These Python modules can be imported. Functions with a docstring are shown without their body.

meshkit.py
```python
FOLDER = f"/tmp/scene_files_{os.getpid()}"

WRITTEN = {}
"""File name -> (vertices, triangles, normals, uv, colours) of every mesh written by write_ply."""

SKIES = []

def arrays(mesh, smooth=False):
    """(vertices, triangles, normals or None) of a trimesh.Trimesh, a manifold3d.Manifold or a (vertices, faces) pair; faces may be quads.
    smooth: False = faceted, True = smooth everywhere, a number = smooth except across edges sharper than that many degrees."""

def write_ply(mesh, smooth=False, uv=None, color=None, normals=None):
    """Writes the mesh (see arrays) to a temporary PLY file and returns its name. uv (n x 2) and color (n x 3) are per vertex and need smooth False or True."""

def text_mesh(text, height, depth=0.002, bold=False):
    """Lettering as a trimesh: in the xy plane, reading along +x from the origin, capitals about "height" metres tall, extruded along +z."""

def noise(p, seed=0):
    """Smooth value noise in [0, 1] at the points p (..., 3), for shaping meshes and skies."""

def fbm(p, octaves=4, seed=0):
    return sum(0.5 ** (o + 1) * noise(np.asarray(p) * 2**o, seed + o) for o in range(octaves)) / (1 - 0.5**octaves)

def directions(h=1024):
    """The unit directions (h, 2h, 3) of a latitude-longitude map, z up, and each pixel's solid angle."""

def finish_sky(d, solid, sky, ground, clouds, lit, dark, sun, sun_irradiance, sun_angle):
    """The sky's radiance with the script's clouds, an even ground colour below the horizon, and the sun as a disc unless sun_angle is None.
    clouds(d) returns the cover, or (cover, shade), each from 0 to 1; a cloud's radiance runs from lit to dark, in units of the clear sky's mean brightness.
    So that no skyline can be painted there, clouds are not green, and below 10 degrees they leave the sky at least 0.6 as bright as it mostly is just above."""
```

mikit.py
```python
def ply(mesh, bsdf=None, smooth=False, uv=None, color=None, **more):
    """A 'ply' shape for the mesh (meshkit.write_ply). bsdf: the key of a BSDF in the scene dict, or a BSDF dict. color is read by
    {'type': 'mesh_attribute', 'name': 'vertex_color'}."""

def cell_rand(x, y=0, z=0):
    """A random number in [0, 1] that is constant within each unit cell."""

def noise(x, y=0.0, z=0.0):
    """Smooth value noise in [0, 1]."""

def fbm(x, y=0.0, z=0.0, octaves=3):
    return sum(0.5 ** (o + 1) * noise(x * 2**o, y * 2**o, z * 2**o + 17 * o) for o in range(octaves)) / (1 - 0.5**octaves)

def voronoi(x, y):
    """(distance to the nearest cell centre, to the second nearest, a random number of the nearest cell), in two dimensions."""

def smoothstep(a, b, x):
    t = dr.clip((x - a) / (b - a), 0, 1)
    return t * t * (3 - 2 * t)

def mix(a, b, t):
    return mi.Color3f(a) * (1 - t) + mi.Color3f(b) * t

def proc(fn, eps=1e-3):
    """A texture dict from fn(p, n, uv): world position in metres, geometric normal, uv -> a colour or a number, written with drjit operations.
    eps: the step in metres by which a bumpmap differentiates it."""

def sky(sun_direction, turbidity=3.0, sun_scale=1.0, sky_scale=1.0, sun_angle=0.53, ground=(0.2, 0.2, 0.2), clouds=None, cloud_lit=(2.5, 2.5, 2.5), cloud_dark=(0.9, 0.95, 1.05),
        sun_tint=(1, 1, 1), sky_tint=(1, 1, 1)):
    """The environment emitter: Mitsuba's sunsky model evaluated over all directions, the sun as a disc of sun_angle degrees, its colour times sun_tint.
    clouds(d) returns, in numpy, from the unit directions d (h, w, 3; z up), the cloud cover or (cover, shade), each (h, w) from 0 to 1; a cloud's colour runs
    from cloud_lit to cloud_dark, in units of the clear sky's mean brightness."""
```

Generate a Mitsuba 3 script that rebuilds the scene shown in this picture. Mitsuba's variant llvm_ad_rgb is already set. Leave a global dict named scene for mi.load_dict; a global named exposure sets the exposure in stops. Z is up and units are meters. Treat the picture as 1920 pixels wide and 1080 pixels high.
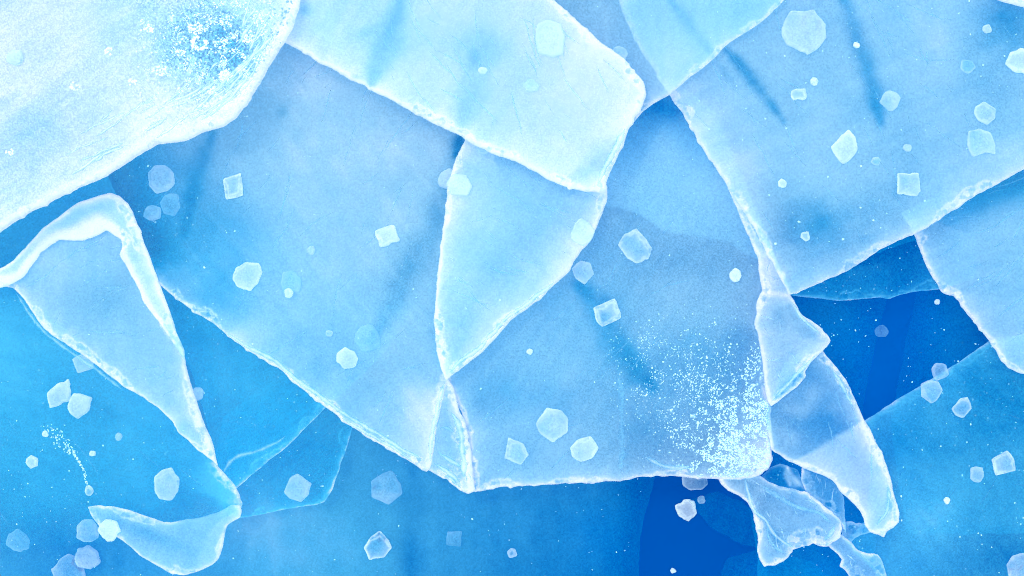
import math, random
import numpy as np, trimesh, drjit as dr, mitsuba as mi, mikit, meshkit
from scipy.spatial import Delaunay, cKDTree
from scipy.ndimage import gaussian_filter1d
import shapely

T = mi.ScalarTransform4f
scene, labels = {}, {}
rng = np.random.default_rng(7)
random.seed(7)

# ------------------------------------------------------------------ camera, sky, exposure
H = 2.6                      # camera height above the ice, metres; one sheet unit = 1 mm
scene['camera'] = {'type': 'perspective', 'fov': math.degrees(2 * math.atan(0.96 / H)), 'fov_axis': 'x', 'near_clip': 0.05, 'far_clip': 100.0,
                   'to_world': T().look_at(origin=[0, 0, H], target=[0, 0, 0], up=[0, 1, 0])}
scene['sky'] = mikit.sky([-0.50, 0.45, 0.95], sun_scale=0.15, sun_angle=14, clouds=lambda d: 1.0, cloud_lit=(2.15, 2.8, 3.05))
exposure = 2.54

# ------------------------------------------------------------------ materials
def ice_opacity(p, n, uv):
    g = (mikit.noise(p.x * 430, p.y * 430, 3.1) - 0.5) + 0.8 * (mikit.noise(p.x * 860, p.y * 860, p.z * 40) - 0.5)
    return dr.clip(uv.y + uv.x * g, 0.0, 0.985)

def ice_color(p, n, uv):
    # clear ice is blue, air-filled ice turns white
    a = mikit.mix((0.0, 0.62, 1.0), (0.49, 0.83, 1.0), mikit.smoothstep(0.05, 0.5, uv.y))
    return mikit.mix(a, (0.99, 0.915, 0.975), mikit.smoothstep(0.45, 0.93, uv.y))

def deep_ice_color(p, n, uv):
    # dense, waterlogged ice with little trapped air stays blue
    a = mikit.mix((0.0, 0.64, 1.0), (0.14, 0.745, 1.0), mikit.smoothstep(0.05, 0.5, uv.y))
    return mikit.mix(a, (0.99, 0.915, 0.975), mikit.smoothstep(0.45, 0.92, uv.y))

def water_color(p, n, uv):
    f = mikit.smoothstep(0.3, 0.7, mikit.fbm(p.x * 3.1, p.y * 3.1, 4.0, octaves=5))
    return mikit.mix((0.0002, 0.058, 0.285), (0.0003, 0.088, 0.37), f)

scene['ice'] = {'type': 'blendbsdf', 'weight': mikit.proc(ice_opacity), 'clear': {'type': 'null'},
                'frosted': {'type': 'principledthin', 'base_color': mikit.proc(ice_color), 'diff_trans': 0.8, 'roughness': 0.45, 'spec_trans': 0.0, 'eta': 1.31}}
def rime_color(p, n, uv):
    a = mikit.mix((0.34, 0.77, 1.0), (0.75, 0.88, 1.0), mikit.smoothstep(0.2, 0.6, uv.y))
    return mikit.mix(a, (0.90, 0.965, 0.99), mikit.smoothstep(0.55, 0.9, uv.y))
for k, fn in (('rime', rime_color), ('deep_ice', deep_ice_color)):       # wind-packed rime: chips, ridges
    scene[k] = {'type': 'blendbsdf', 'weight': mikit.proc(ice_opacity), 'clear': {'type': 'null'},
                'frosted': {'type': 'principledthin', 'base_color': mikit.proc(fn), 'diff_trans': 0.8, 'roughness': 0.5, 'spec_trans': 0.0, 'eta': 1.31}}
for k, c in (('frost', (0.56, 0.80, 0.95)), ('snow', (0.86, 0.94, 0.985)), ('pore', (0.22, 0.42, 0.60))):
    scene[k] = {'type': 'twosided', 'b': {'type': 'diffuse', 'reflectance': {'type': 'rgb', 'value': list(c)}}}
scene['deep_water'] = {'type': 'twosided', 'b': {'type': 'diffuse', 'reflectance': mikit.proc(water_color)}}

# ------------------------------------------------------------------ helpers
def world(pts, z):
    """sheet millimetres (origin top left, y down) -> metres on the plane at height z"""
    p = np.asarray(pts, float)[:, :2]
    k = 0.001 * (H - z) / H
    return np.stack([(p[:, 0] - 960) * k, (540 - p[:, 1]) * k], 1)

def seg_dist(q, line):
    line = np.asarray(line, float)
    best, along = np.full(len(q), 1e9), np.zeros(len(q))
    n = len(line) - 1
    for i in range(n):
        a, b = line[i], line[i + 1]
        t = np.clip(((q - a) @ (b - a)) / ((b - a) @ (b - a) + 1e-9), 0, 1)
        d = np.linalg.norm(q - (a + t[:, None] * (b - a)), axis=1)
        m = d < best
        best[m], along[m] = d[m], (i + t[m]) / n
    return best, along

def ss(a, b, x):
    t = np.clip((x - a) / (b - a), 0, 1)
    return t * t * (3 - 2 * t)

def feature(q, feats):
    """opacity added by veins of clear ice, milky patches, refrozen halves, and some painted shade and lightening; q in sheet millimetres"""
    out = np.zeros(len(q))
    wob = (meshkit.fbm(np.c_[q / 28, q[:, :1] * 0 + 3], 3) - 0.5)
    wob2 = (meshkit.fbm(np.c_[q / 90, q[:, :1] * 0 + 9], 3) - 0.5)
    for f in feats:
        if f[0] == 'vein':
            _, line, w, amt = f
            d, al = seg_dist(q, line)
            ww = w * (0.55 + 0.9 * np.sin(np.pi * np.clip(al, 0.04, 0.96))) * (1 + 0.5 * wob2)
            out += amt * np.exp(-(d / ww) ** 2) * (1 + 0.9 * wob)
        elif f[0] == 'blob':
            _, x, y, rx, ry, amt = f[:6]
            a = math.radians(f[6]) if len(f) > 6 else 0
            u = ((q[:, 0] - x) * math.cos(a) + (q[:, 1] - y) * math.sin(a)) / rx
            v = (-(q[:, 0] - x) * math.sin(a) + (q[:, 1] - y) * math.cos(a)) / ry
            out += amt * np.exp(-(u * u + v * v) * (1 + 1.2 * wob2)) * (1 + 0.8 * wob)
        elif f[0] == 'side':                       # left side of a->b
            _, a, b, amt, soft = f
            a, b = np.array(a, float), np.array(b, float)
            n = np.array([(b - a)[1], -(b - a)[0]])
            s = (q - a) @ n / np.linalg.norm(n)
            out += amt * ss(-soft, soft, s + 6 * wob)
        elif f[0] == 'grad':                       # rises from a to b
            _, a, b, amt = f
            a, b = np.array(a, float), np.array(b, float)
            out += amt * np.clip(((q - a) @ (b - a)) / ((b - a) @ (b - a)), 0, 1)
    return out

def ring(outline, z, step, jit, seed, smooth):
    """dense, ragged, closed outline in metres, with the rim weight of every sample"""
    o = np.array([(p[0], p[1], p[2] if len(p) > 2 else 1.0) for p in outline], float)
    if np.ptp(o[:, 0]) > 80:                       # sheets that leave the frame run on well beyond it
        o[o[:, 0] < -30, 0] -= 300; o[o[:, 0] > 1950, 0] += 300
        o[o[:, 1] < -30, 1] -= 300; o[o[:, 1] > 1110, 1] += 300
    c = np.vstack([o, o[:1]])
    L = np.r_[0, np.cumsum(np.linalg.norm(np.diff(c[:, :2], axis=0), axis=1))]
    n = max(int(L[-1] / step), 24)
    s = np.linspace(0, L[-1], n, endpoint=False)
    r = np.stack([np.interp(s, L, c[:, k]) for k in range(3)], 1)
    for k in range(2):
        r[:, k] = gaussian_filter1d(r[:, k], smooth / step, mode='wrap')
    r[:, 2] = gaussian_filter1d(r[:, 2], 6 / step, mode='wrap')
    t = np.roll(r[:, :2], -1, 0) - np.roll(r[:, :2], 1, 0)
    nrm = np.stack([t[:, 1], -t[:, 0]], 1) / (np.linalg.norm(t, axis=1, keepdims=True) + 1e-9)
    q = np.c_[r[:, :2], np.full(n, seed * 7.3)]
    off = jit * ((meshkit.fbm(q / 26, 4, seed) - 0.5) * 2.2 + (meshkit.noise(q / 9, seed + 5) - 0.5) * 0.9)
    off -= jit * 1.5 * np.clip(meshkit.noise(q / 11, seed + 9) - 0.66, 0, 1) / 0.34      # bitten out chips
    p = r[:, :2] + nrm * off[:, None]
    poly = shapely.Polygon(p).buffer(0)
    if poly.geom_type != 'Polygon':
        poly = max(poly.geoms, key=lambda g: g.area)
    p2 = np.array(poly.exterior.coords)[:-1]
    w = r[cKDTree(p).query(p2)[1], 2]
    return p2, w, shapely.Polygon(p2)

SHEETS = {}
def meshkit_normals(shape, n):
    """rewrites a mesh with normals that run on across the seam between rim and plate"""
    v, f, _, uv, c = meshkit.WRITTEN.pop(shape['filename'])
    meshkit.WRITTEN[shape['filename']] = (v, f, n, uv, c)
    shape['filename'] = meshkit.write_ply((v, f), False, uv, c, normals=n)
    shape['face_normals'] = False

def slab(key, outline, z, thick, base, rim=0.55, rim_w=6, wide=0.22, wide_w=38, var=0.10, grain=0.15, feats=(), jit=2.2, seed=None, edge=9, step=3.0,
         fine=2.5, coarse=6.5, smooth=2.0, bump=1.0, split=10, bsdf='ice', streak=None, grains_at=(), band_w=11.0, facet=9.0):
    """one slab of ice: ragged outline, rounded broken rim, undulating faces; frost density goes to uv.y, its grain to uv.x"""
    seed = seed if seed is not None else (sum(map(ord, key)) % 97)
    b, w, poly = ring(outline, z, step, jit, seed, smooth)
    r = np.random.default_rng(seed)
    x0, y0, x1, y1 = poly.bounds
    tree = cKDTree(b)
    def grid(sp):
        gx, gy = np.meshgrid(np.arange(x0, x1, sp), np.arange(y0, y1, sp * 0.87))
        gx[1::2] += sp / 2
        g = np.stack([gx.ravel(), gy.ravel()], 1)
        return g + r.uniform(-0.22, 0.22, g.shape) * sp
    ga, gb = grid(fine), grid(coarse)
    da, db = tree.query(ga)[0], tree.query(gb)[0]
    near = 26 if coarse > fine else 0
    pts = np.vstack([ga[(da > fine * 0.62) & (da <= near)], gb[(db > max(near, fine * 0.62))]])
    pts = pts[shapely.contains_xy(poly, pts[:, 0], pts[:, 1])]
    nb = len(b)
    P = np.vstack([b, pts])
    tri = Delaunay(P).simplices
    cen = P[tri].mean(1)
    tri = tri[shapely.contains_xy(poly, cen[:, 0], cen[:, 1])]
    e1, e2 = P[tri[:, 1]] - P[tri[:, 0]], P[tri[:, 2]] - P[tri[:, 0]]
    ar = e1[:, 0] * e2[:, 1] - e1[:, 1] * e2[:, 0]
    tri = tri[np.abs(ar) > 1e-3]
    ar = ar[np.abs(ar) > 1e-3] if False else (P[tri[:, 1]] - P[tri[:, 0]])[:, 0] * (P[tri[:, 2]] - P[tri[:, 0]])[:, 1] - (P[tri[:, 1]] - P[tri[:, 0]])[:, 1] * (P[tri[:, 2]] - P[tri[:, 0]])[:, 0]
    tri[ar > 0] = tri[ar > 0][:, ::-1]           # y runs down in sheet units: flip so that +z is up in metres
    d, ib = tree.query(P)
    d[:nb] = 0
    rw = w[ib]
    q3 = np.c_[P, np.full(len(P), seed * 3.7)]
    n1, n2, n3 = meshkit.fbm(q3 / 16, 3, seed), meshkit.fbm(q3 / 70, 3, seed + 1), meshkit.fbm(q3 / 220, 2, seed + 2)
    # frost
    along = meshkit.fbm(np.c_[b[ib] / 30, np.full(len(P), seed)], 3, seed)
    rr = np.clip(rw, 0, 1.5)
    rwid = rim_w * 0.8 * (0.3 + 1.4 * along)
    stren = np.clip(0.22 + 1.35 * meshkit.fbm(np.c_[b[ib] / 38, np.full(len(P), seed + 1.7)], 3, seed + 12), 0.2, 1.2)
    op = base + 0.75 * var * ((n2 - 0.5) * 1.6 + (n3 - 0.5) * 1.8 + (n1 - 0.5) * 0.7)
    op += 0.75 * wide * rr * np.exp(-d / (wide_w * (0.55 + 0.9 * along))) * (0.6 + 0.8 * n2) + feature(P, feats)
    if streak is None and coarse > 6:
        streak = (-60 + 37 * (seed % 5), 0.035)
    if streak:
        ang, amt = math.radians(streak[0]), streak[1]
        u, v = P[:, 0] * math.cos(ang) + P[:, 1] * math.sin(ang), -P[:, 0] * math.sin(ang) + P[:, 1] * math.cos(ang)
        op += amt * (meshkit.fbm(np.c_[u / 95, v / 9, u * 0 + seed], 3, seed) - 0.5) * 2
    op = np.clip(op, 0.02, 0.97)
    op += (1 - op) * np.clip(rim * rr * stren * np.exp(-(d / rwid) ** 2.2) * (0.80 + 0.9 * (n1 - 0.3)), 0, 0.95)
    op += (1 - op) * np.clip(0.45 * rim * rr * np.exp(-d / (2.2 * rwid)) * (0.5 + 1.3 * (n1 - 0.1)), 0, 0.9)
    # the broken edge: a faceted band of uneven width that ends in an inner fracture line
    aw = meshkit.fbm(np.c_[b[ib] / 55, np.full(len(P), seed + 3.3)], 3, seed + 8)
    band = band_w * (0.16 + 1.5 * ss(0.38, 0.72, aw)) * (1 + 0.9 * (n1 - 0.5))
    jig = r.uniform(-0.5, 0.5, (4000, 3))
    gp = np.stack([P[:, 0], P[:, 1]], 1) + 5 * np.stack([n1 - 0.5, n2 - 0.5], 1)
    x_, y_ = np.arange(P[:, 0].min() - 12, P[:, 0].max() + 12, facet), np.arange(P[:, 1].min() - 12, P[:, 1].max() + 12, facet)
    cx_, cy_ = [a.ravel() for a in np.meshgrid(x_, y_)]
    sites = np.stack([cx_, cy_], 1) + r.uniform(-0.48, 0.48, (len(cx_), 2)) * facet
    fd, fi = cKDTree(sites).query(gp, k=2)
    cell = r.uniform(-0.5, 0.5, (len(sites), 3))
    fac = cell[fi[:, 0], 0]
    inband = rr * np.clip((band - d) / 2.5, 0, 1)
    op += inband * (0.42 * fac + 0.16 * np.exp(-((fd[:, 1] - fd[:, 0]) / 1.6) ** 2)) * rim
    op += (1 - np.clip(op, 0, 1)) * rr * rim * 0.62 * np.exp(-((d - band) / 1.7) ** 2) * ss(0.30, 0.62, n1 + 0.5 * (aw - 0.4))
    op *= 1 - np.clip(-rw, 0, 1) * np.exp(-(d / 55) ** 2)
    op = np.clip(op, 0.012, 0.97)
    # relief, in mm
    e = edge * (0.6 + 0.9 * along)
    prof = np.sqrt(np.clip(1 - (1 - np.clip(d / e, 0, 1)) ** 2, 0, 1))
    rel = bump * ((n2 - 0.5) * 5 + (n1 - 0.5) * 2.2 * (1 + 1.2 * np.exp(-d / 14)))
    rel += 1.0 * inband * (cell[fi[:, 0], 1] * 1.3 + ((gp - sites[fi[:, 0]]) * cell[fi[:, 0], 1:3]).sum(1) * 0.5)
    if streak:
        rel += bump * 2.0 * (meshkit.fbm(np.c_[u / 60, v / 7, u * 0], 3, seed) - 0.5)
    top = thick / 2 * prof + rel * prof * (thick / 17)
    bot = -thick / 2 * prof
    top[:nb] = bot[:nb] = 0
    V = np.vstack([P, P[nb:]])
    zz = np.r_[top, bot[nb:]] * 0.001 + z
    k = 0.001 * (H - z) / H
    verts = np.stack([(V[:, 0] - 960) * k, (540 - V[:, 1]) * k, zz], 1)
    m = np.arange(len(P)); m[nb:] += len(P) - nb
    bt = m[tri][:, ::-1]
    faces = np.vstack([tri, bt])
    uv = np.stack([np.r_[np.clip(grain + feature(P, grains_at), 0, 1.4) * np.clip(d / 12, 0.25, 1), np.full(len(P) - nb, 0.0)], np.r_[op, np.full(len(P) - nb, 0.015)]], 1)
    _, _, nrm = meshkit.arrays((verts, faces), True)
    dm = np.r_[d, d[nb:]]
    is_rim = (dm[faces] < split * 1.15).all(1) if split else np.zeros(len(faces), bool)
    for part, keep in (('__rim', is_rim), ('__plate' if split else '', ~is_rim)):
        if keep.any():
            used, inv = np.unique(faces[keep], return_inverse=True)
            shape = mikit.ply((verts[used], inv.reshape(-1, 3)), bsdf, smooth=True, uv=uv[used])
            meshkit_normals(shape, nrm[used])
            scene[key + part] = shape
    SHEETS[key] = (poly, z + thick * 0.0005, P, z, thick, top, cKDTree(P))
    return poly

def tag(key, label=None, category=None, group=None, kind=None):
    labels[key] = {k: v for k, v in (('label', label), ('category', category), ('group', group), ('kind', kind)) if v}

def surface(key, p):
    """height in metres of a sheet's upper face at sheet points p"""
    s = SHEETS[key]
    return s[3] + 0.001 * s[5][s[6].query(p)[1]]

ICO = trimesh.creation.icosphere(subdivisions=1)
def grains(name, key, pts, size, flat=0.55, bsdf='frost'):
    """many tiny frost grains lying on a sheet, one mesh"""
    pts = np.asarray(pts, float)
    r = np.random.default_rng(len(pts))
    z = surface(key, pts)
    zc = SHEETS[key][3]
    c = np.c_[world(pts, zc), z]
    base = trimesh.creation.icosahedron()
    V, F = np.array(base.vertices), np.array(base.faces)
    size = np.broadcast_to(size, len(pts))
    n = len(pts)
    sc = size[:, None] * 0.001 * r.uniform(0.65, 1.35, (n, 3)); sc[:, 2] *= flat
    a = r.uniform(0, 6.28, n)
    vv = V[None] * r.uniform(0.75, 1.25, (n, len(V), 1)) * sc[:, None, :]
    x = vv[..., 0] * np.cos(a)[:, None] - vv[..., 1] * np.sin(a)[:, None]
    y = vv[..., 0] * np.sin(a)[:, None] + vv[..., 1] * np.cos(a)[:, None]
    vv = np.stack([x, y, vv[..., 2]], -1) + c[:, None, :]
    ff = (F[None] + (np.arange(n) * len(V))[:, None, None]).reshape(-1, 3)
    k = key + '__' + name
    scene[k] = mikit.ply((vv.reshape(-1, 3), ff), bsdf, smooth=True)
    tag(k, kind='stuff')

def ridge(name, key, line, rad, op=0.6, dz=0.0, wob=2.0, collect=None):
    """a thin healed crack or ridge of white ice that stands a little out of a sheet"""
    line = np.array(line, float)
    L = np.r_[0, np.cumsum(np.linalg.norm(np.diff(line, axis=0), axis=1))]
    n = max(int(L[-1] / 3.0), 6)
    s = np.linspace(0, L[-1], n)
    p = np.stack([gaussian_filter1d(np.interp(s, L, line[:, k]), 2.5, mode='nearest') for k in range(2)], 1)
    sd = sum(map(ord, key + name)) % 89
    q = np.c_[p / 18, np.full(n, sd)]
    p = p + wob * np.stack([meshkit.fbm(q, 3, sd) - 0.5, meshkit.fbm(q, 3, sd + 4) - 0.5], 1) * 2
    t = np.gradient(p, axis=0); t /= np.linalg.norm(t, axis=1, keepdims=True) + 1e-9
    nr = np.stack([t[:, 1], -t[:, 0]], 1)
    env = np.clip(np.minimum(s, L[-1] - s) / 22, 0.12, 1) * (0.55 + 0.9 * meshkit.fbm(q * 2, 2, sd + 7))
    zc = SHEETS[key][3]
    z0 = surface(key, p) + dz
    cols, uvs = [], []
    prof = [(-1, -0.25, 0.02), (-0.5, 0.30, 0.6), (0, 0.5, 1.0), (0.5, 0.30, 0.6), (1, -0.25, 0.02), (0, -0.5, 0.1)]
    for u, h, o in prof:
        w2 = world(p + nr * (u * rad * env)[:, None], zc)
        cols.append(np.c_[w2, z0 + h * rad * env * 0.001])
        uvs.append(np.c_[np.full(n, 0.12), np.clip(o * op * (0.5 + env * 0.6), 0, 0.95)])
    V = np.stack(cols, 1).reshape(-1, 3)
    k = len(prof)
    i = np.arange(n - 1)[:, None] * k; j = np.arange(k)[None]
    j2 = (j + 1) % k
    quads = np.stack([i + j, i + j2, i + k + j2, i + k + j], -1).reshape(-1, 4)
    caps = [[0, j, j + 1] for j in range(1, k - 1)] + [[(n - 1) * k, (n - 1) * k + j + 1, (n - 1) * k + j] for j in range(1, k - 1)]
    F = np.vstack([quads[:, [0, 1, 2]], quads[:, [0, 2, 3]], caps])
    kk = key + '__' + name
    while kk in scene:
        m = kk.rsplit('_', 1)
        kk = f'{m[0]}_{int(m[1]) + 1:03d}' if m[1].isdigit() else kk + '_001'
    UV = np.stack(uvs, 1).reshape(-1, 2)
    if collect is not None:
        collect.append((V, F, UV))
        return None
    scene[kk] = mikit.ply((V, F), 'rime', smooth=True, uv=UV)
    return kk

def ridges(name, key, lines, rad, op, wob=2.0):
    got = []
    for i, ln in enumerate(lines):
        ridge(name, key, ln, rad[i] if hasattr(rad, '__len__') else rad, op, wob=wob, collect=got)
    at = np.cumsum([0] + [len(g[0]) for g in got])
    scene[key + '__' + name] = mikit.ply((np.vstack([g[0] for g in got]), np.vstack([g[1] + a for g, a in zip(got, at)])), 'rime', smooth=True, uv=np.vstack([g[2] for g in got]))
    tag(key + '__' + name, kind='stuff')

Lz = lambda n: n * 0.018
SHEET_N = [0]
def sheet(name, label, outline, level, base, category='ice sheet', group=None, thick=14, **kw):
    key = name
    i = 0
    while key in labels:
        i += 1
        key = f'{name}_{i:03d}'
    slab(key, outline, Lz(level), thick, base, **kw)
    tag(key, label, category, group)
    return key

# ------------------------------------------------------------------ the setting
W = 6.0
scene['water'] = mikit.ply((np.array([[-W, -W, -0.085], [W, -W, -0.085], [W, W, -0.085], [-W, W, -0.085]]), np.array([[0, 1, 2, 3]])), 'deep_water')
tag('water', 'deep blue water under the stacked ice', kind='structure')

# ------------------------------------------------------------------ ice, from the deepest sheet to the topmost
N = -1    # rim weight of an edge that thins out under other ice
deep = dict(bsdf='deep_ice', rim=0.10, wide=0.03, grain=0.10, jit=2.0, fine=7, coarse=14)
D1 = sheet('ice_sheet', 'deep blue submerged sheet along the bottom left, darkening to the right',
  [(-60, -80, 0), (1180, -80, N), (1330, 180, -.5), (1430, 420, -.5), (1425, 800, N), (1300, 860, N), (1232, 880, -.65), (1215, 940, -.65), (1200, 1010, -.65), (1188, 1140, -.65), (-60, 1140, 0)], -2.6, 0.47,
  var=0.10, feats=[('vein', [(775, 880), (768, 960), (770, 1100)], 18, -0.10), ('grad', (560, 900), (1190, 960), -0.33), ('blob', 150, 1040, 240, 90, -0.13), ('blob', 560, 1000, 160, 90, 0.10),
  ('blob', 560, 860, 70, 60, -0.1), ('blob', 1090, 620, 280, 190, 0.25), ('blob', 1240, 330, 110, 120, 0.2)], **deep)
D2 = sheet('ice_sheet', 'dark blue submerged ice sheet left of the dark wedge of open water',
  [(1400, 480, N), (1668, 500, -.8), (1662, 560, -.8), (1640, 650, -.8), (1622, 740, -.8), (1612, 800, -.8), (1590, 860, 0), (1640, 1000, 0), (1640, 1140, 0), (1425, 1140, 0.3), (1420, 1040, .2), (1400, 930, N), (1380, 700, N)], -2.6, 0.13, var=0.05, **deep)
D3 = sheet('ice_sheet', 'dark blue submerged ice sheet right of the dark wedge of open water',
  [(1730, 500, -.8), (1716, 570, -.8), (1698, 640, -.8), (1684, 720, -.8), (1670, 800, 0), (1700, 1000, 0), (1980, 1000, 0), (1980, 480, 0)], -2.7, 0.14, var=0.05, **deep)
faint = {**deep, 'rim': 0.0, 'wide': 0.0}
D4 = sheet('ice_sheet', 'faint submerged sliver of ice left of the tangled shards at the bottom',
  [(1290, 938, 0), (1345, 922, 0), (1392, 940, 0), (1432, 985, 0), (1440, 1030, 0), (1390, 1022, 0), (1335, 990, 0)], -2.3, 0.05, var=0.02, smooth=2, **faint)
D5 = sheet('ice_sheet', 'faint submerged sliver of ice at the bottom edge under the tangled shards',
  [(1352, 1072, 0), (1366, 1046, 0), (1425, 1030, 0), (1520, 1052, 0), (1575, 1100, 0), (1500, 1140, 0), (1350, 1140, 0)], -2.3, 0.05, var=0.02, smooth=2, **faint)

D6 = sheet('ice_sheet', 'added submerged blue sheet that brightens the large right sheet from below',
  [(1200, -60, -.7), (1275, 170, -.6), (1400, 375, -.6), (1492, 530, -.6), (1715, 450, -.6), (1745, 500, -.6), (1790, 545, -.6), (1860, 630, -.6), (1905, 685, -.6), (1980, 720, 0), (1980, -60, 0)], -1.6, 0.38, var=0.08, **faint)  # added under-layer that brightens the blue of the sheets above it

S16 = sheet('ice_sheet', 'blue sheet filling the lower right corner with a straight diagonal upper edge',
  [(1612, 796), (1620, 789), (1650, 770), (1680, 750), (1740, 715), (1800, 677), (1857, 638), (1980, 560, 0), (1980, 1140, 0), (1660, 1140, .2), (1640, 1070, .2), (1600, 1035, .3), (1588, 1013, .3), (1622, 975, 0), (1632, 900, 0), (1625, 820, 0)], -0.8, 0.34, bsdf='deep_ice',
  rim=0.28, rim_w=4, wide=0.12, wide_w=26, var=0.14, jit=0.8, feats=[('blob', 1900, 760, 100, 90, -0.13), ('blob', 1760, 980, 110, 90, 0.10), ('blob', 1860, 1040, 120, 50, -0.08), ('blob', 1690, 830, 60, 50, -0.08)])
S15 = sheet('ice_sheet', 'narrow dark blue strip of ice under the lower edge of the large right sheet',
  [(1470, 551, .4), (1500, 556), (1540, 560), (1575, 564), (1600, 562), (1650, 557), (1665, 561), (1690, 552), (1720, 546), (1760, 543), (1830, 520, 0), (1830, 360, N), (1500, 480, N)], -1.2, 0.18, bsdf='deep_ice', rim=0.42, rim_w=3.5, wide=0.06, wide_w=14, var=0.10, jit=1.0)
S12 = sheet('ice_sheet', 'clear deep blue sheet with a thin bent bright edge below the big middle sheet',
  [(662, 798, .6), (656, 818), (649, 845), (636, 880), (624, 915), (608, 942), (592, 947), (570, 949), (545, 953), (500, 962), (448, 972), (420, 960, 0), (400, 870, 0), (420, 780, 0), (560, 680, N), (700, 740, N)], -1.0, 0.13, bsdf='deep_ice', rim=0.50, rim_w=4, wide=0.16, wide_w=11, var=0.10, jit=1.4)
S18 = sheet('ice_sheet', 'blue ice strip showing between the big white slab and the raised lip at the left',
  [(-60, 330, N), (150, 280, N), (199, 322, .3), (207, 341, .5), (219, 367, .5), (262, 440, 0), (200, 560, N), (-60, 620, N)], -0.8, 0.33, bsdf='deep_ice', rim=0.22, rim_w=3, wide=0.03, var=0.06, jit=0.7)
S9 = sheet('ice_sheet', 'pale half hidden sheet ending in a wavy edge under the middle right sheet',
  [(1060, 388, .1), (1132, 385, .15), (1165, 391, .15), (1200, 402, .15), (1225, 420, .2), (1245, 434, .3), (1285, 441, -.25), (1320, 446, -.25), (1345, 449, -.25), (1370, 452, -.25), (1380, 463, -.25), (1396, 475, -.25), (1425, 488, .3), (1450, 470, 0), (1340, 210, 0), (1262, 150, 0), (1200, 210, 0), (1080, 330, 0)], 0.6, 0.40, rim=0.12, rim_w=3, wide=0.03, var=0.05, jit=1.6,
  feats=[('blob', 1245, 200, 60, 36, -0.25)])  # shade under the edge above, painted as clearer ice
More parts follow.
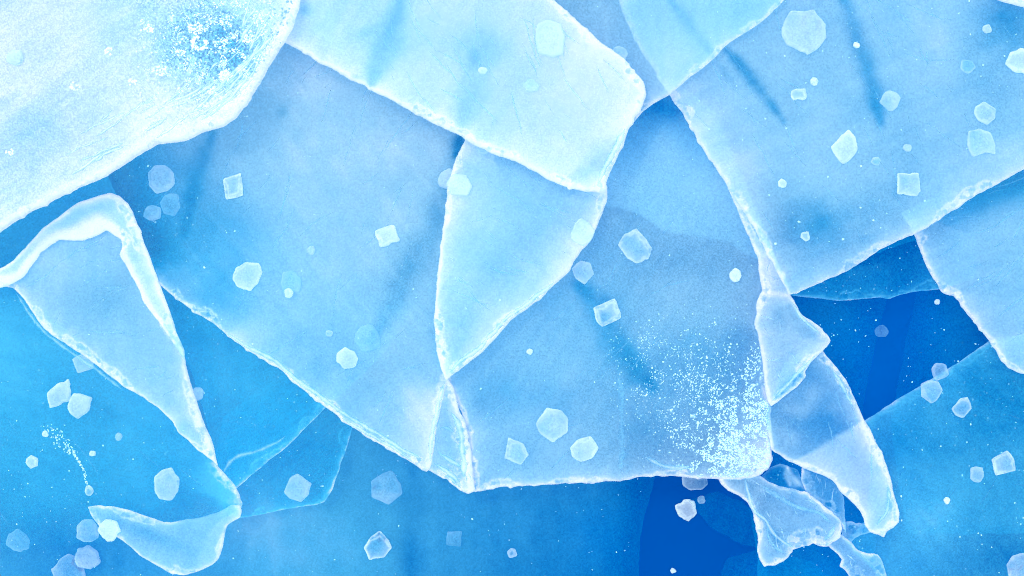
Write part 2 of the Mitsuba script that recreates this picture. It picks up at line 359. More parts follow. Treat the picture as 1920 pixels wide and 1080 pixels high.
S11 = sheet('ice_sheet', 'mid blue ice sheet below the long lower left edge of the big middle sheet',
  [(255, 470, N), (500, 380, N), (790, 560, N), (735, 640, .25), (705, 678, .25), (650, 729, .3), (606, 768), (585, 790), (560, 816), (530, 845), (500, 868), (470, 893), (440, 919), (415, 890, 0), (360, 700, 0), (290, 540, 0)], 0, 0.24, bsdf='deep_ice',
  rim=0.46, rim_w=4, wide=0.14, wide_w=26, var=0.12, jit=1.2, feats=[('blob', 430, 640, 70, 40, -0.09), ('blob', 470, 800, 80, 40, -0.08)])
ridge('crack', S11, [(418, 893), (424, 878), (434, 862), (450, 853), (480, 846), (515, 832), (540, 815)], 4.5, 0.4)
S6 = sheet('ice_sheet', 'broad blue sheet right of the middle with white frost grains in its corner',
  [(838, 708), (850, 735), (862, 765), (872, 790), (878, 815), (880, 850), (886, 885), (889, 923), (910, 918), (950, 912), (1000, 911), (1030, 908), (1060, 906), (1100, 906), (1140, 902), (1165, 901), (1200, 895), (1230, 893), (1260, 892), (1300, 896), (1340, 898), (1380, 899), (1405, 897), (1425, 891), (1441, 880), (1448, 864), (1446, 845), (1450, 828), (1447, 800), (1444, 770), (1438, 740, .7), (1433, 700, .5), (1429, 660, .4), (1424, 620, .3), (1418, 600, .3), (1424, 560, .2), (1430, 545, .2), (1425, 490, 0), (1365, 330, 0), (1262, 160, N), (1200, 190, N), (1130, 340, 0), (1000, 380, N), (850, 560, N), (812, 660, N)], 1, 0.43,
  rim=0.87, rim_w=6.2, wide=0.20, wide_w=32, var=0.10, feats=[('vein', [(1085, 535), (1125, 575), (1160, 650), (1205, 705), (1220, 725)], 20, -0.20), ('blob', 1345, 690, 120, 75, -0.13), ('blob', 1225, 815, 75, 60, -0.08), ('blob', 920, 740, 120, 50, -0.10), ('blob', 1400, 850, 60, 60, 0.22), ('blob', 1280, 560, 80, 60, 0.05), ('blob', 1110, 560, 60, 60, -0.03), ('blob', 1000, 800, 120, 50, 0.05), ('blob', 1250, 205, 70, 40, -0.18)])  # the last blob paints the shade below the upper sheet into the opacity
ridge('crack', S6, [(1205, 850), (1220, 864), (1240, 872), (1262, 876), (1300, 874)], 6, 0.5)
ridge('crack', S6, [(1158, 690), (1166, 740), (1164, 790), (1168, 850), (1160, 890)], 7, 0.16)
S14 = sheet('ice_sheet', 'pale blue sheet at the right edge with a scalloped left edge',
  [(1690, 400, 0), (1715, 440), (1720, 455), (1727, 475), (1737, 500), (1750, 523), (1764, 545), (1777, 553), (1790, 555), (1800, 569), (1815, 592), (1833, 613), (1852, 637), (1866, 654), (1875, 675), (1890, 690), (1910, 700), (1980, 735), (1980, 240, N), (1800, 340, N)], 0.4, 0.48,
  rim=0.82, rim_w=6.2, wide=0.14, wide_w=30, var=0.10, feats=[('blob', 1850, 540, 90, 14, -0.05), ('blob', 1900, 640, 50, 40, 0.06), ('blob', 1800, 400, 90, 30, -0.08, -30)])
S10 = sheet('ice_sheet', 'blue ice sheet in the lower left corner with a turned up pale corner',
  [(-60, 520, 0), (10, 530, 0), (60, 560, 0), (140, 630, 0), (240, 710, 0), (320, 770, 0), (380, 840, 0), (408, 873, .6), (435, 903), (447, 921), (455, 945), (450, 966, .4), (430, 968, 0), (400, 975, N), (300, 1000, N), (170, 1020, N), (-60, 1060, N)], 0.4, 0.27, bsdf='deep_ice',
  rim=0.72, rim_w=6.2, wide=0.26, wide_w=45, var=0.12, feats=[('blob', 30, 640, 120, 110, 0.12), ('grad', (200, 820), (150, 1000), -0.12), ('blob', 420, 920, 50, 60, 0.20), ('blob', 170, 770, 90, 70, -0.06), ('blob', 330, 900, 60, 50, -0.05)])
slab(S10 + '__turned_up_corner', [(164, 950), (185, 947), (215, 950), (245, 957), (275, 968), (300, 977), (320, 980, .6), (345, 975, .1), (380, 969, 0), (410, 960, 0), (436, 946, .1), (450, 948), (454, 958), (450, 970), (440, 976), (427, 984), (421, 1000), (418, 1025), (411, 1047), (398, 1059), (370, 1072), (345, 1079), (325, 1078), (300, 1063), (262, 1042), (245, 1026), (222, 1008), (200, 1000), (185, 985), (172, 968)], Lz(0.95), 9, 0.32, split=0,
  rim=0.7, rim_w=4.5, wide=0.18, wide_w=24, var=0.10, jit=1.2, feats=[('grad', (200, 980), (400, 1040), 0.14), ('blob', 280, 1000, 70, 14, -0.1, 20)])

# tangled shards at the bottom right
film = dict(category='ice shard', thick=10, jit=2.0, fine=2.0, coarse=3.0, edge=6, smooth=1.2, band_w=22, facet=10)
T6 = sheet('ice_shard', 'tail of thin pale ice running off the bottom edge below the tangled shards',
  [(1550, 1022), (1565, 1035), (1578, 1049), (1574, 1062), (1586, 1072), (1600, 1095), (1668, 1100), (1660, 1076), (1652, 1050), (1646, 1040), (1625, 1038), (1606, 1030), (1598, 1020), (1582, 1004), (1572, 1000, .4)], 0.2, 0.40, rim=0.62, rim_w=3.5, wide=0.10, wide_w=12, var=0.14, **film)
T5 = sheet('ice_shard', 'thin blue film of ice beneath the tip of the long pointed shard',
  [(1574, 978), (1600, 978), (1625, 984), (1640, 996), (1622, 1003), (1604, 1008), (1590, 1022), (1580, 1008)], -0.2, 0.30, rim=0.40, rim_w=3, wide=0.08, wide_w=10, var=0.14, **film)
T4 = sheet('ice_shard', 'rounded clear blue shard tucked between the tangled shard and the long pointed shard',
  [(1503, 878), (1502, 900), (1509, 921), (1530, 939), (1560, 963), (1580, 985), (1586, 1000, .3), (1584, 960, .5), (1581, 930, .5), (1574, 914, .3), (1560, 895, 0), (1520, 870, 0)], 0.5, 0.30, rim=0.60, rim_w=3.5, wide=0.08, wide_w=14, var=0.10, **film)
T7 = sheet('ice_shard', 'small glassy film with a dark clear window, between the frosted corner and the tangled shard',
  [(1428, 892, .5), (1445, 876, .7), (1462, 869, .7), (1477, 873, .7), (1496, 880, .3), (1503, 895, .6), (1510, 925, .5), (1490, 918, .2), (1463, 914, .3), (1440, 904, .3)], 0.0, 0.10, rim=0.38, rim_w=3, wide=0.06, wide_w=8, var=0.06,
  feats=[('vein', [(1476, 873), (1474, 890), (1480, 908)], 5, 0.32), ('blob', 1490, 905, 10, 12, 0.25), ('vein', [(1476, 876), (1488, 897), (1506, 914)], 4, 0.25)], **film)
T3 = sheet('ice_shard', 'ragged clear shard with bright rims and a drooping lobe, below the frosted corner',
  [(1345, 895), (1352, 907), (1365, 920), (1383, 928), (1400, 940), (1406, 950), (1413, 962), (1413, 975), (1418, 990), (1421, 1010), (1419, 1030), (1424, 1050), (1433, 1063), (1448, 1060), (1466, 1054), (1478, 1045), (1486, 1030), (1500, 1026), (1515, 1022), (1525, 1018), (1535, 1024), (1550, 1026), (1561, 1016), (1575, 1008), (1579, 990), (1573, 972), (1560, 960), (1545, 948), (1530, 935), (1515, 926), (1490, 917, .6), (1463, 913, .6), (1440, 902, .6), (1420, 888, .4), (1380, 880, 0)], 0.8, 0.42,
  rim=0.82, rim_w=5.0, wide=0.22, wide_w=16, var=0.16, feats=[('blob', 1565, 1000, 22, 20, 0.22), ('blob', 1500, 975, 40, 30, 0.10), ('blob', 1425, 955, 12, 14, -0.10), ('blob', 1452, 1005, 8, 22, -0.2, -30), ('blob', 1525, 1012, 26, 8, 0.15)], **film)
ridge('rib', T3, [(1395, 893), (1399, 915), (1405, 938), (1416, 962), (1436, 975), (1444, 992), (1458, 1010), (1474, 1020), (1492, 1027)], 4.5, 0.55)
ridge('rib', T3, [(1424, 905), (1450, 925), (1490, 950), (1540, 962), (1562, 985)], 5, 0.3)
ridge('rib', T3, [(1440, 975), (1438, 1000), (1450, 1025), (1476, 1040)], 4, 0.35)
ridge('rib', T3, [(1540, 1015), (1560, 998), (1568, 978)], 6, 0.4)

T2 = sheet('ice_shard', 'long pointed shard, blue at its top and frosted pale at its tip',
  [(1436, 780, 0), (1446, 843), (1470, 860), (1500, 873), (1512, 880), (1530, 888), (1545, 893), (1560, 901), (1575, 922), (1595, 938), (1610, 955), (1619, 972), (1622, 986), (1632, 999), (1645, 1002), (1658, 1009), (1662, 998), (1675, 990), (1687, 978), (1685, 955), (1678, 935), (1672, 905), (1667, 888), (1655, 850), (1640, 824), (1625, 795), (1605, 752), (1590, 720), (1570, 690), (1550, 668), (1530, 640, 0), (1470, 680, 0)], 1.6, 0.34,
  category='ice shard', rim=0.84, rim_w=6.2, wide=0.20, wide_w=20, var=0.10, jit=1.8, feats=[('side', (1600, 797), (1500, 858), 0.25, 3), ('blob', 1625, 800, 20, 90, 0.14, -28), ('blob', 1545, 790, 50, 40, -0.12), ('blob', 1495, 768, 22, 12, 0.16), ('blob', 1480, 822, 22, 16, 0.14), ('blob', 1520, 745, 12, 16, 0.12), ('blob', 1560, 765, 14, 10, 0.1), ('blob', 1530, 700, 40, 25, -0.08), ('vein', [(1664, 915), (1668, 940), (1675, 965)], 5, -0.25)])
ridge('rib', T2, [(1556, 690), (1572, 712), (1586, 742), (1598, 765)], 4.5, 0.45)
ridge('rib', T2, [(1662, 905), (1666, 930), (1660, 960), (1640, 985)], 4, 0.5)

# the middle stack
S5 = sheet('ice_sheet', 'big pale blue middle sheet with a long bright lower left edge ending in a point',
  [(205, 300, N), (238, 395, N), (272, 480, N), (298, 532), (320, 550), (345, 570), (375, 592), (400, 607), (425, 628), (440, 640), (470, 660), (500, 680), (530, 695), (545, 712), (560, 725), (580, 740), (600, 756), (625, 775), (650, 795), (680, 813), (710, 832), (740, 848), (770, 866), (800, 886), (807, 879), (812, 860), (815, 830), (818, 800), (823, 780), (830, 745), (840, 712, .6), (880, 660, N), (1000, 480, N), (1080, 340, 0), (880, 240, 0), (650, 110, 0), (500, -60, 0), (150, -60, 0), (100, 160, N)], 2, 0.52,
  rim=0.84, rim_w=7.5, wide=0.30, wide_w=48, var=0.10, feats=[('grad', (420, 230), (215, 370), -0.34), ('vein', [(400, 250), (380, 310), (362, 360), (346, 440)], 13, -0.17), ('vein', [(865, 250), (850, 330), (820, 410), (780, 480), (740, 560), (700, 640)], 24, -0.16), ('vein', [(866, 255), (856, 290)], 12, -0.3),  # left corner gradient and short last vein are shade painted as clearer ice
  ('blob', 640, 300, 170, 130, 0.08), ('blob', 580, 150, 70, 50, 0.10), ('blob', 470, 620, 60, 30, 0.10), ('blob', 530, 560, 90, 80, 0.08), ('blob', 780, 800, 50, 90, 0.10), ('blob', 640, 690, 60, 50, -0.04), ('blob', 530, 210, 10, 10, -0.16), ('blob', 400, 420, 80, 80, -0.04), ('blob', 760, 690, 40, 60, -0.05)])  # the second blob is painted lighter to offset the shadow of the white slabs
ridge('rim_crack', S5, [(420, 622), (470, 652), (520, 676), (550, 705), (600, 742), (650, 778), (700, 808), (760, 845), (795, 862)], 5, 0.55)
ridge('rim_crack', S5, [(640, 782), (690, 812), (745, 842), (780, 868)], 3.5, 0.5)
ridge('rim_crack', S5, [(806, 866), (809, 820), (817, 780), (826, 742), (834, 715)], 5, 0.6)
F1 = sheet('ice_wedge', 'broken glassy wedge with white ribs at the lower point of the big middle sheet',
  [(838, 706), (848, 722), (856, 745), (861, 768), (872, 788), (878, 812), (882, 848), (886, 880), (891, 920), (878, 926), (862, 920), (845, 906), (825, 893), (800, 880, .5), (806, 850, .2), (810, 820, .2), (816, 780, .2), (824, 745, .4)], 1.75, 0.56, band_w=22, facet=8, category='ice wedge', thick=11, rim=0.72, rim_w=5.5, wide=0.18, wide_w=10, var=0.14, jit=2.2, smooth=1.2, fine=2, coarse=3,
  feats=[('blob', 876, 880, 12, 50, 0.28, -8), ('blob', 838, 790, 10, 40, -0.06)])
for ln, rr, oo in (([(818, 845), (835, 858), (858, 872), (872, 878)], 5, .5), ([(812, 868), (835, 880), (855, 895), (868, 912)], 5, .55), ([(822, 802), (838, 800), (856, 812)], 5, .35), ([(845, 770), (858, 790), (866, 815), (868, 850), (872, 900)], 7, .55), ([(828, 885), (850, 900), (866, 916)], 4, .5)):
    ridge('rib', F1, ln, rr, oo)
S7 = sheet('ice_sheet', 'left blue sheet tapering to a bottom point, with a raised white lip',
  [(-60, 530, 0), (0, 505), (25, 490), (50, 463), (80, 430), (115, 404), (150, 380), (185, 369), (205, 364), (220, 368), (238, 382), (248, 398), (255, 420), (264, 433), (268, 455), (280, 482), (290, 510), (297, 532), (308, 562), (322, 605), (344, 656), (352, 698), (370, 757), (384, 795), (396, 824), (404, 850), (409, 874), (392, 860), (370, 844), (352, 826), (333, 811), (322, 790), (295, 763), (268, 745), (231, 725), (205, 703), (177, 683), (150, 662), (123, 645), (95, 628), (80, 613), (66, 592), (54, 575), (40, 555), (24, 540), (8, 538, .5), (-60, 548, 0)], 1.8, 0.48,
  rim=0.82, rim_w=6.2, wide=0.17, wide_w=34, var=0.09, feats=[('blob', 200, 570, 90, 40, -0.09, -25), ('blob', 110, 500, 60, 30, 0.05), ('blob', 340, 740, 50, 90, 0.06, -25), ('blob', 330, 600, 20, 60, 0.08, -20)])
slab(S7 + '__raised_lip', [(-60, 528, 0), (0, 503), (25, 488), (50, 461), (80, 428), (115, 402), (150, 378), (185, 367), (205, 362), (221, 366), (240, 381), (250, 398), (257, 420), (266, 433), (270, 455), (282, 482), (292, 510), (299, 532), (311, 562), (326, 608, .6), (345, 656, .3), (350, 690, 0), (335, 660, 0), (318, 632, .8), (295, 600, 1.2), (280, 582, 1.2), (266, 562, 1.2), (262, 546, 1.2), (248, 520, 1.2), (236, 498, 1.2), (223, 478, 1.2), (229, 462, 1.2), (228, 449, 1.2), (212, 440, 1.2), (200, 432, 1.2), (180, 443, 1.2), (160, 451, 1.2), (135, 452, 1.2), (114, 450, 1.2), (95, 460, 1.2), (78, 474, 1.2), (62, 497, 1.2), (46, 518, 1.2), (28, 530, 1.2), (0, 541, 1.2), (-60, 560, 0)], Lz(2.55), 8, 0.56, split=0,
  rim=0.87, rim_w=6.2, wide=0.10, wide_w=14, var=0.10, jit=1.0, fine=3, coarse=4.5, feats=[('vein', [(40, 488), (70, 462), (110, 425), (150, 398), (190, 385)], 9, -0.12), ('vein', [(-20, 530), (35, 515), (60, 488), (84, 458), (110, 442), (140, 438), (165, 426), (185, 418), (205, 424), (218, 440), (228, 452)], 11, 0.36), ('vein', [(222, 440), (236, 480), (262, 540), (300, 600)], 5, 0.2)])
ridge('edge_crack', S7, [(28, 545), (55, 588), (82, 622), (125, 655), (180, 692), (232, 732)], 4, 0.4)
S8 = sheet('ice_sheet', 'pale triangular sheet in the centre, wedged under the white sheet above it',
  [(872, 262, .8), (862, 285), (852, 310), (840, 348), (836, 385), (834, 412), (827, 450), (824, 480), (820, 515), (817, 560), (814, 600), (817, 640), (820, 668), (828, 692), (836, 712), (848, 704), (862, 692), (880, 680), (905, 660), (930, 634), (945, 615), (962, 598), (985, 582), (1000, 570), (1020, 552), (1040, 534), (1062, 514), (1075, 492), (1092, 468), (1108, 450), (1118, 428), (1130, 400), (1137, 378), (1138, 350), (1120, 320, 0), (1000, 250, N), (900, 220, N)], 3, 0.57,
  rim=0.82, rim_w=6.2, wide=0.30, wide_w=46, var=0.10, feats=[('blob', 960, 340, 90, 30, -0.08, 25), ('blob', 1090, 385, 50, 40, -0.05), ('blob', 920, 480, 60, 90, -0.04), ('side', (1090, 432), (925, 335), -0.06, 8), ('blob', 1085, 445, 40, 40, 0.12)])
ridge('rim_crack', S8, [(842, 700), (860, 676), (890, 660), (925, 624), (950, 596), (985, 572), (1015, 548), (1040, 528)], 4.5, 0.55)
T1 = sheet('ice_shard', 'pale pointed shard jutting right from under the corner of the large right sheet',
  [(1363, 350, .6), (1385, 400), (1405, 447), (1420, 482), (1423, 510), (1428, 545), (1420, 560), (1416, 575), (1418, 590), (1413, 605), (1420, 622), (1425, 650), (1430, 680), (1434, 720), (1438, 748), (1446, 763), (1453, 757), (1475, 740), (1495, 725), (1513, 704), (1509, 697), (1519, 681), (1540, 660), (1550, 650), (1556, 638), (1548, 624), (1535, 611), (1520, 600), (1505, 592), (1496, 578), (1483, 556), (1476, 530, 0), (1455, 485, 0), (1440, 455, 0), (1420, 415, 0), (1390, 375, 0)], 2.2, 0.56,
  category='ice shard', rim=0.77, rim_w=6.2, wide=0.14, wide_w=22, var=0.10, jit=1.5, feats=[('vein', [(1455, 742), (1480, 722), (1510, 692)], 8, -0.30), ('vein', [(1480, 575), (1500, 605), (1525, 630)], 10, -0.18), ('blob', 1450, 500, 18, 60, 0.16), ('vein', [(1425, 550), (1480, 553)], 4, 0.2), ('blob', 1460, 590, 14, 24, -0.12)])
ridge('rib', T1, [(1446, 752), (1470, 726), (1500, 694), (1530, 664)], 4.5, 0.5)
ridge('rib', T1, [(1484, 565), (1496, 590), (1515, 608), (1540, 630)], 4.5, 0.5)
S4 = sheet('ice_sheet', 'large blue sheet at the upper right with darker veins and many chips',
  [(1140, -60, .6), (1160, 0), (1175, 40), (1190, 76), (1208, 105), (1226, 132), (1242, 158), (1256, 179), (1280, 215), (1295, 240), (1310, 265), (1335, 305), (1354, 335), (1366, 355), (1390, 390), (1410, 420), (1426, 450), (1442, 482), (1460, 515), (1480, 553), (1520, 538), (1560, 520), (1590, 507), (1620, 488), (1650, 470), (1678, 455), (1705, 443), (1730, 432), (1760, 414), (1800, 384), (1830, 368), (1860, 350), (1890, 333), (1920, 318), (1980, 285), (1980, -60, 0)], 3.2, 0.50,
  rim=0.66, rim_w=4.5, wide=0.18, wide_w=42, var=0.11, feats=[('vein', [(1360, 95), (1385, 120), (1420, 165), (1468, 228)], 10, -0.24), ('vein', [(1340, 110), (1360, 140), (1380, 165)], 5, -0.09), ('vein', [(1575, -20), (1600, 50), (1622, 120), (1640, 190), (1648, 230)], 15, -0.22), ('blob', 1530, 420, 70, 50, -0.24), ('blob', 1690, 340, 40, 70, -0.10, 10), ('blob', 1890, 40, 60, 60, -0.26), ('blob', 1850, 160, 60, 80, -0.08), ('blob', 1640, 210, 40, 30, -0.06), ('blob', 1640, 390, 50, 40, -0.08), ('blob', 1500, 30, 60, 60, 0.05), ('blob', 1760, 90, 60, 90, 0.06), ('blob', 1400, 330, 40, 50, 0.07)])
S17 = sheet('ice_sheet', 'sliver of pale ice in the top right corner',
  [(1830, -25), (1868, 0), (1893, 8), (1920, 14), (1980, 30), (1980, -60, 0), (1830, -60, 0)], 4.4, 0.6, rim=0.6, jit=1.2)
S3 = sheet('ice_sheet', 'light blue sheet at the top crossing the left corner of the large right sheet',
  [(1520, -40), (1472, -2), (1450, 22), (1430, 40), (1402, 60), (1380, 72), (1358, 88), (1338, 110), (1318, 128), (1296, 143), (1278, 158), (1256, 178), (1230, 192), (1206, 208), (1180, 240, .5), (1165, 256, .4), (1110, 298, .4), (1048, 337, .4), (960, 290, 0), (860, 240, 0), (700, 150, 0), (580, 60, 0), (560, -60, 0)], 4.2, 0.46,
  rim=0.60, rim_w=4.5, wide=0.14, wide_w=34, var=0.09, jit=1.3, feats=[('vein', [(1255, 0), (1300, 60), (1340, 110)], 9, -0.14), ('blob', 1400, 20, 60, 40, -0.10), ('blob', 1120, 40, 60, 60, 0.05), ('blob', 1260, 120, 40, 50, 0.10)])
S2 = sheet('ice_sheet', 'white frosted sheet at the top centre with a blunt corner pointing to the lower right',
  [(330, -60, .4), (385, -2, .4), (430, 24, .4), (490, 56, .5), (540, 82), (575, 101), (600, 120), (630, 132), (655, 150), (680, 158), (720, 181), (745, 193), (770, 208), (810, 230), (860, 254), (885, 270), (925, 289), (960, 300), (985, 310), (1010, 326), (1035, 341), (1070, 353), (1100, 360), (1133, 359), (1140, 332), (1155, 300), (1170, 268), (1178, 245), (1190, 220), (1205, 200), (1213, 176), (1206, 154), (1186, 130), (1175, 114), (1150, 95), (1122, 76), (1095, 50), (1062, 20), (1035, -2), (1000, -60)], 5.3, 0.68,
  rim=0.87, rim_w=7.5, wide=0.12, wide_w=40, var=0.11, feats=[('vein', [(755, -20), (735, 60), (712, 110), (695, 165)], 17, -0.26), ('blob', 690, 60, 30, 12, -0.14, -20), ('blob', 900, 95, 50, 30, -0.14), ('vein', [(890, 100), (880, 180), (865, 240)], 20, -0.13), ('blob', 575, 20, 12, 12, -0.2), ('blob', 662, 147, 11, 5, -0.5), ('blob', 1080, 140, 90, 70, 0.06), ('vein', [(1068, 342), (1110, 318), (1140, 290), (1160, 262)], 20, -0.12)])
ridge('rim_crack', S2, [(1120, 348), (1128, 325), (1140, 305), (1158, 272), (1172, 240)], 7, 0.7)
S1 = sheet('ice_sheet', 'thick white topmost slab in the upper left corner with a bright crumbling rim',
  [(-60, 470, .6), (0, 436), (25, 420), (60, 397), (100, 377), (150, 352), (200, 331), (228, 313), (250, 299), (272, 284), (296, 271), (320, 268), (345, 265), (380, 249), (400, 243), (420, 238), (442, 221), (465, 196), (478, 172), (490, 152), (502, 130), (518, 105), (535, 78), (550, 50), (562, 14), (566, -20), (570, -60), (-60, -60, 0)], 6.6, 0.76, thick=18,
  rim=0.92, rim_w=19, wide=0.10, wide_w=40, var=0.12, grain=0.26, coarse=3.6, bump=1.5, edge=13, streak=(-33, 0.05), grains_at=[('blob', 420, 105, 110, 90, 0.85, 50), ('blob', 330, 60, 80, 70, 0.25)], feats=[('blob', 430, 90, 85, 85, -0.34, 50), ('blob', 462, 130, 40, 50, -0.2, 60), ('blob', 340, 70, 90, 70, -0.14), ('blob', 100, 50, 140, 80, 0.06), ('blob', 60, 260, 120, 60, -0.12, -30), ('blob', 120, 330, 160, 25, -0.05, -33), ('blob', 240, 230, 120, 40, 0.05, -33), ('vein', [(400, 205), (440, 190), (470, 150)], 9, 0.2)])
rs = np.random.default_rng(5)
lines = []
for i in range(70):
    t = rs.random() ** 0.8
    ex, ey = np.interp(t, [0, .25, .5, .75, 1], [150, 300, 400, 462, 520]), np.interp(t, [0, .25, .5, .75, 1], [318, 248, 218, 170, 60])
    off = rs.uniform(0, 1) ** 1.5 * 75 + 2
    th = math.radians(np.interp(t, [0, .5, .75, 1], [-30, -27, -45, -66]) + rs.normal(0, 7))
    cx, cy, ln = ex - off * 0.55, ey - off * 0.83, rs.uniform(14, 60)
    lines.append([(cx - ln * math.cos(th), cy - ln * math.sin(th)), (cx, cy + rs.normal(0, 2)), (cx + ln * 0.8 * math.cos(th), cy + ln * 0.8 * math.sin(th))])
ridges('frost_ripple', S1, lines, [rs.uniform(1.6, 4.2) for _ in lines], 0.75, wob=3)

# ------------------------------------------------------------------ frost grains
def scatter(key, n, size, name='frost_speck', box=(0, 0, 1920, 1080), margin=8, dens=None, bsdf='frost'):
    """specks strewn over the part of a sheet that is in view"""
    poly = SHEETS[key][0]
    r = np.random.default_rng(sum(map(ord, key + name)))
    p = np.stack([r.uniform(box[0], box[2], n), r.uniform(box[1], box[3], n)], 1)
    keep = shapely.contains_xy(poly.buffer(-margin), p[:, 0], p[:, 1])
    if dens is not None:
        keep &= r.random(n) < dens(p)
    p = p[keep]
    if len(p):
        grains(name, key, p, 0.85 * (size[0] + (size[1] - size[0]) * r.random(len(p)) ** 5), bsdf=bsdf)

def corner_frost(p):
    n = meshkit.fbm(np.c_[p / 11, p[:, :1] * 0 + 2.0], 3, 11)
    g = lambda x, y, rx, ry, a: np.exp(-((((p[:, 0] - x) * math.cos(a) + (p[:, 1] - y) * math.sin(a)) / rx) ** 2 + ((-(p[:, 0] - x) * math.sin(a) + (p[:, 1] - y) * math.cos(a)) / ry) ** 2))
    rho = 1.0 * g(1425, 800, 45, 100, 0.1) + 0.9 * g(1385, 860, 75, 36, -0.1) + 0.38 * g(1345, 790, 70, 75, 0.6) + 0.07 * g(1300, 690, 90, 70, 0)
    return np.clip(rho * ss(0.44, 0.60, n + 0.10 * np.clip(rho, 0, 1)) * 1.6, 0, 1)

def fine_frost(p):
    n = meshkit.fbm(np.c_[p / 22, p[:, :1] * 0 + 5.0], 3, 3)
    g = lambda x, y, rx, ry: np.exp(-(((p[:, 0] - x) / rx) ** 2 + ((p[:, 1] - y) / ry) ** 2))
    return np.clip((0.8 * g(1250, 690, 75, 70) + 0.5 * g(1190, 640, 50, 40) + 0.6 * g(1310, 740, 80, 80)) * ss(0.38, 0.62, n), 0, 1)

scatter(S6, 26000, (1.1, 2.5), 'frost_grain', (1130, 560, 1450, 900), 5, corner_frost)
scatter(S6, 6500, (0.7, 1.4), 'fine_frost', (1120, 570, 1440, 860), 6, fine_frost)
scatter(S6, 700, (0.8, 2.2), 'frost_speck')
def patch_frost(p):
    n = meshkit.fbm(np.c_[p / 11, p[:, :1] * 0 + 8.0], 3, 6)
    return np.clip(1.2 * np.exp(-(((p[:, 0] - 435) / 115) ** 2 + ((p[:, 1] - 105) / 110) ** 2)) * ss(0.38, 0.6, n), 0, 1)
scatter(S1, 15000, (0.9, 2.0), 'frost_grain', (250, 0, 540, 260), 10, patch_frost, 'snow')
lump = []
for x, y, rr, nn in ((370, 55, 14, 60), (425, 142, 11, 60), (466, 74, 11, 40), (282, 55, 9, 24), (300, 134, 12, 36), (207, 98, 9, 20), (145, 163, 10, 20), (402, 172, 10, 30), (250, 155, 8, 18), (455, 130, 8, 24), (22, 286, 7, 14), (340, 100, 8, 14)):
    a = rng.uniform(0, 6.28, nn); q = rr * np.sqrt(rng.random(nn))
    lump += list(np.stack([x + q * np.cos(a) * 1.2, y + q * np.sin(a) * 0.8], 1))
a = np.linspace(-0.6, 4.6, 90)
lump += list(np.stack([376 + 13 * np.cos(a), 82 + 12 * np.sin(a)], 1) + rng.normal(0, 1.8, (90, 2)))
grains('snow_lump', S1, lump, 1.6, 0.4, 'snow')
q = rng.uniform(0, 1, (34, 1)); grains('pore', S1, np.hstack([516 + 30 * q, 70 - 62 * q]) + rng.normal(0, 1, (34, 2)) * [9, 7] + [-6, 0], 1.9, 0.5, 'pore')
fil = []
for i in range(170):
    t = rng.random()
    c = np.array([np.interp(t, [0, .35, .6, .8, 1], [92, 122, 142, 158, 168]), np.interp(t, [0, .35, .6, .8, 1], [800, 832, 850, 878, 912])])
    fil.append(c + rng.normal(0, 1.2 + 9 * math.exp(-((t - 0.25) / 0.2) ** 2), 2))
grains('frost_streak', S10, fil, 1.2)
for k, n, a, b in ((S5, 900, .8, 2.4), (S8, 600, .8, 2.0), (S4, 1600, .8, 2.4), (S2, 500, .8, 2.0), (S3, 600, .8, 1.6), (S7, 900, .8, 1.8), (S10, 1000, .8, 2.2), (S11, 1000, .8, 1.6), (S12, 900, .8, 1.8), (S14, 900, .8, 1.8), (S15, 4500, .8, 1.8), (S16, 1800, .8, 2.4),
                   (D1, 1400, .8, 2.0), (D2, 3500, .9, 2.6), (D3, 3000, .9, 2.4)):
    scatter(k, n, (a, b))

def scratches(key, n, ang, seed, box=(0, 0, 1920, 1080), op=0.22):
    r = np.random.default_rng(seed)
    poly = SHEETS[key][0].buffer(-12)
    out = []
    while len(out) < n:
        p = np.array([r.uniform(box[0], box[2]), r.uniform(box[1], box[3])])
        th, ln = math.radians(ang + r.normal(0, 16)), r.uniform(18, 110)
        v = np.array([math.cos(th), math.sin(th)]) * ln / 2
        m = p + np.array([-v[1], v[0]]) * r.normal(0, 0.08)
        line = [tuple(p - v), tuple(m), tuple(p + v)]
        if shapely.LineString(line).within(poly):
            out.append(line)
    ridges('scratch', key, out, [r.uniform(0.8, 1.6) for _ in out], op, wob=2.5)

def crackle(key, n, ang, seed, box):
    """short healed cracks that crinkle a thin shard"""
    r = np.random.default_rng(seed)
    poly = SHEETS[key][0].buffer(-2)
    out = []
    while len(out) < n:
        p = np.array([r.uniform(box[0], box[2]), r.uniform(box[1], box[3])])
        th, ln = math.radians(ang + r.normal(0, 32)), r.uniform(9, 42)
        v = np.array([math.cos(th), math.sin(th)]) * ln / 2
        m = p + np.array([-v[1], v[0]]) * r.normal(0, 0.2)
        line = [tuple(p - v), tuple(m), tuple(p + v)]
        if shapely.LineString(line).within(poly):
            out.append(line)
    ridges('crackle', key, out, [r.uniform(1.0, 2.6) for _ in out], 0.62, wob=4)

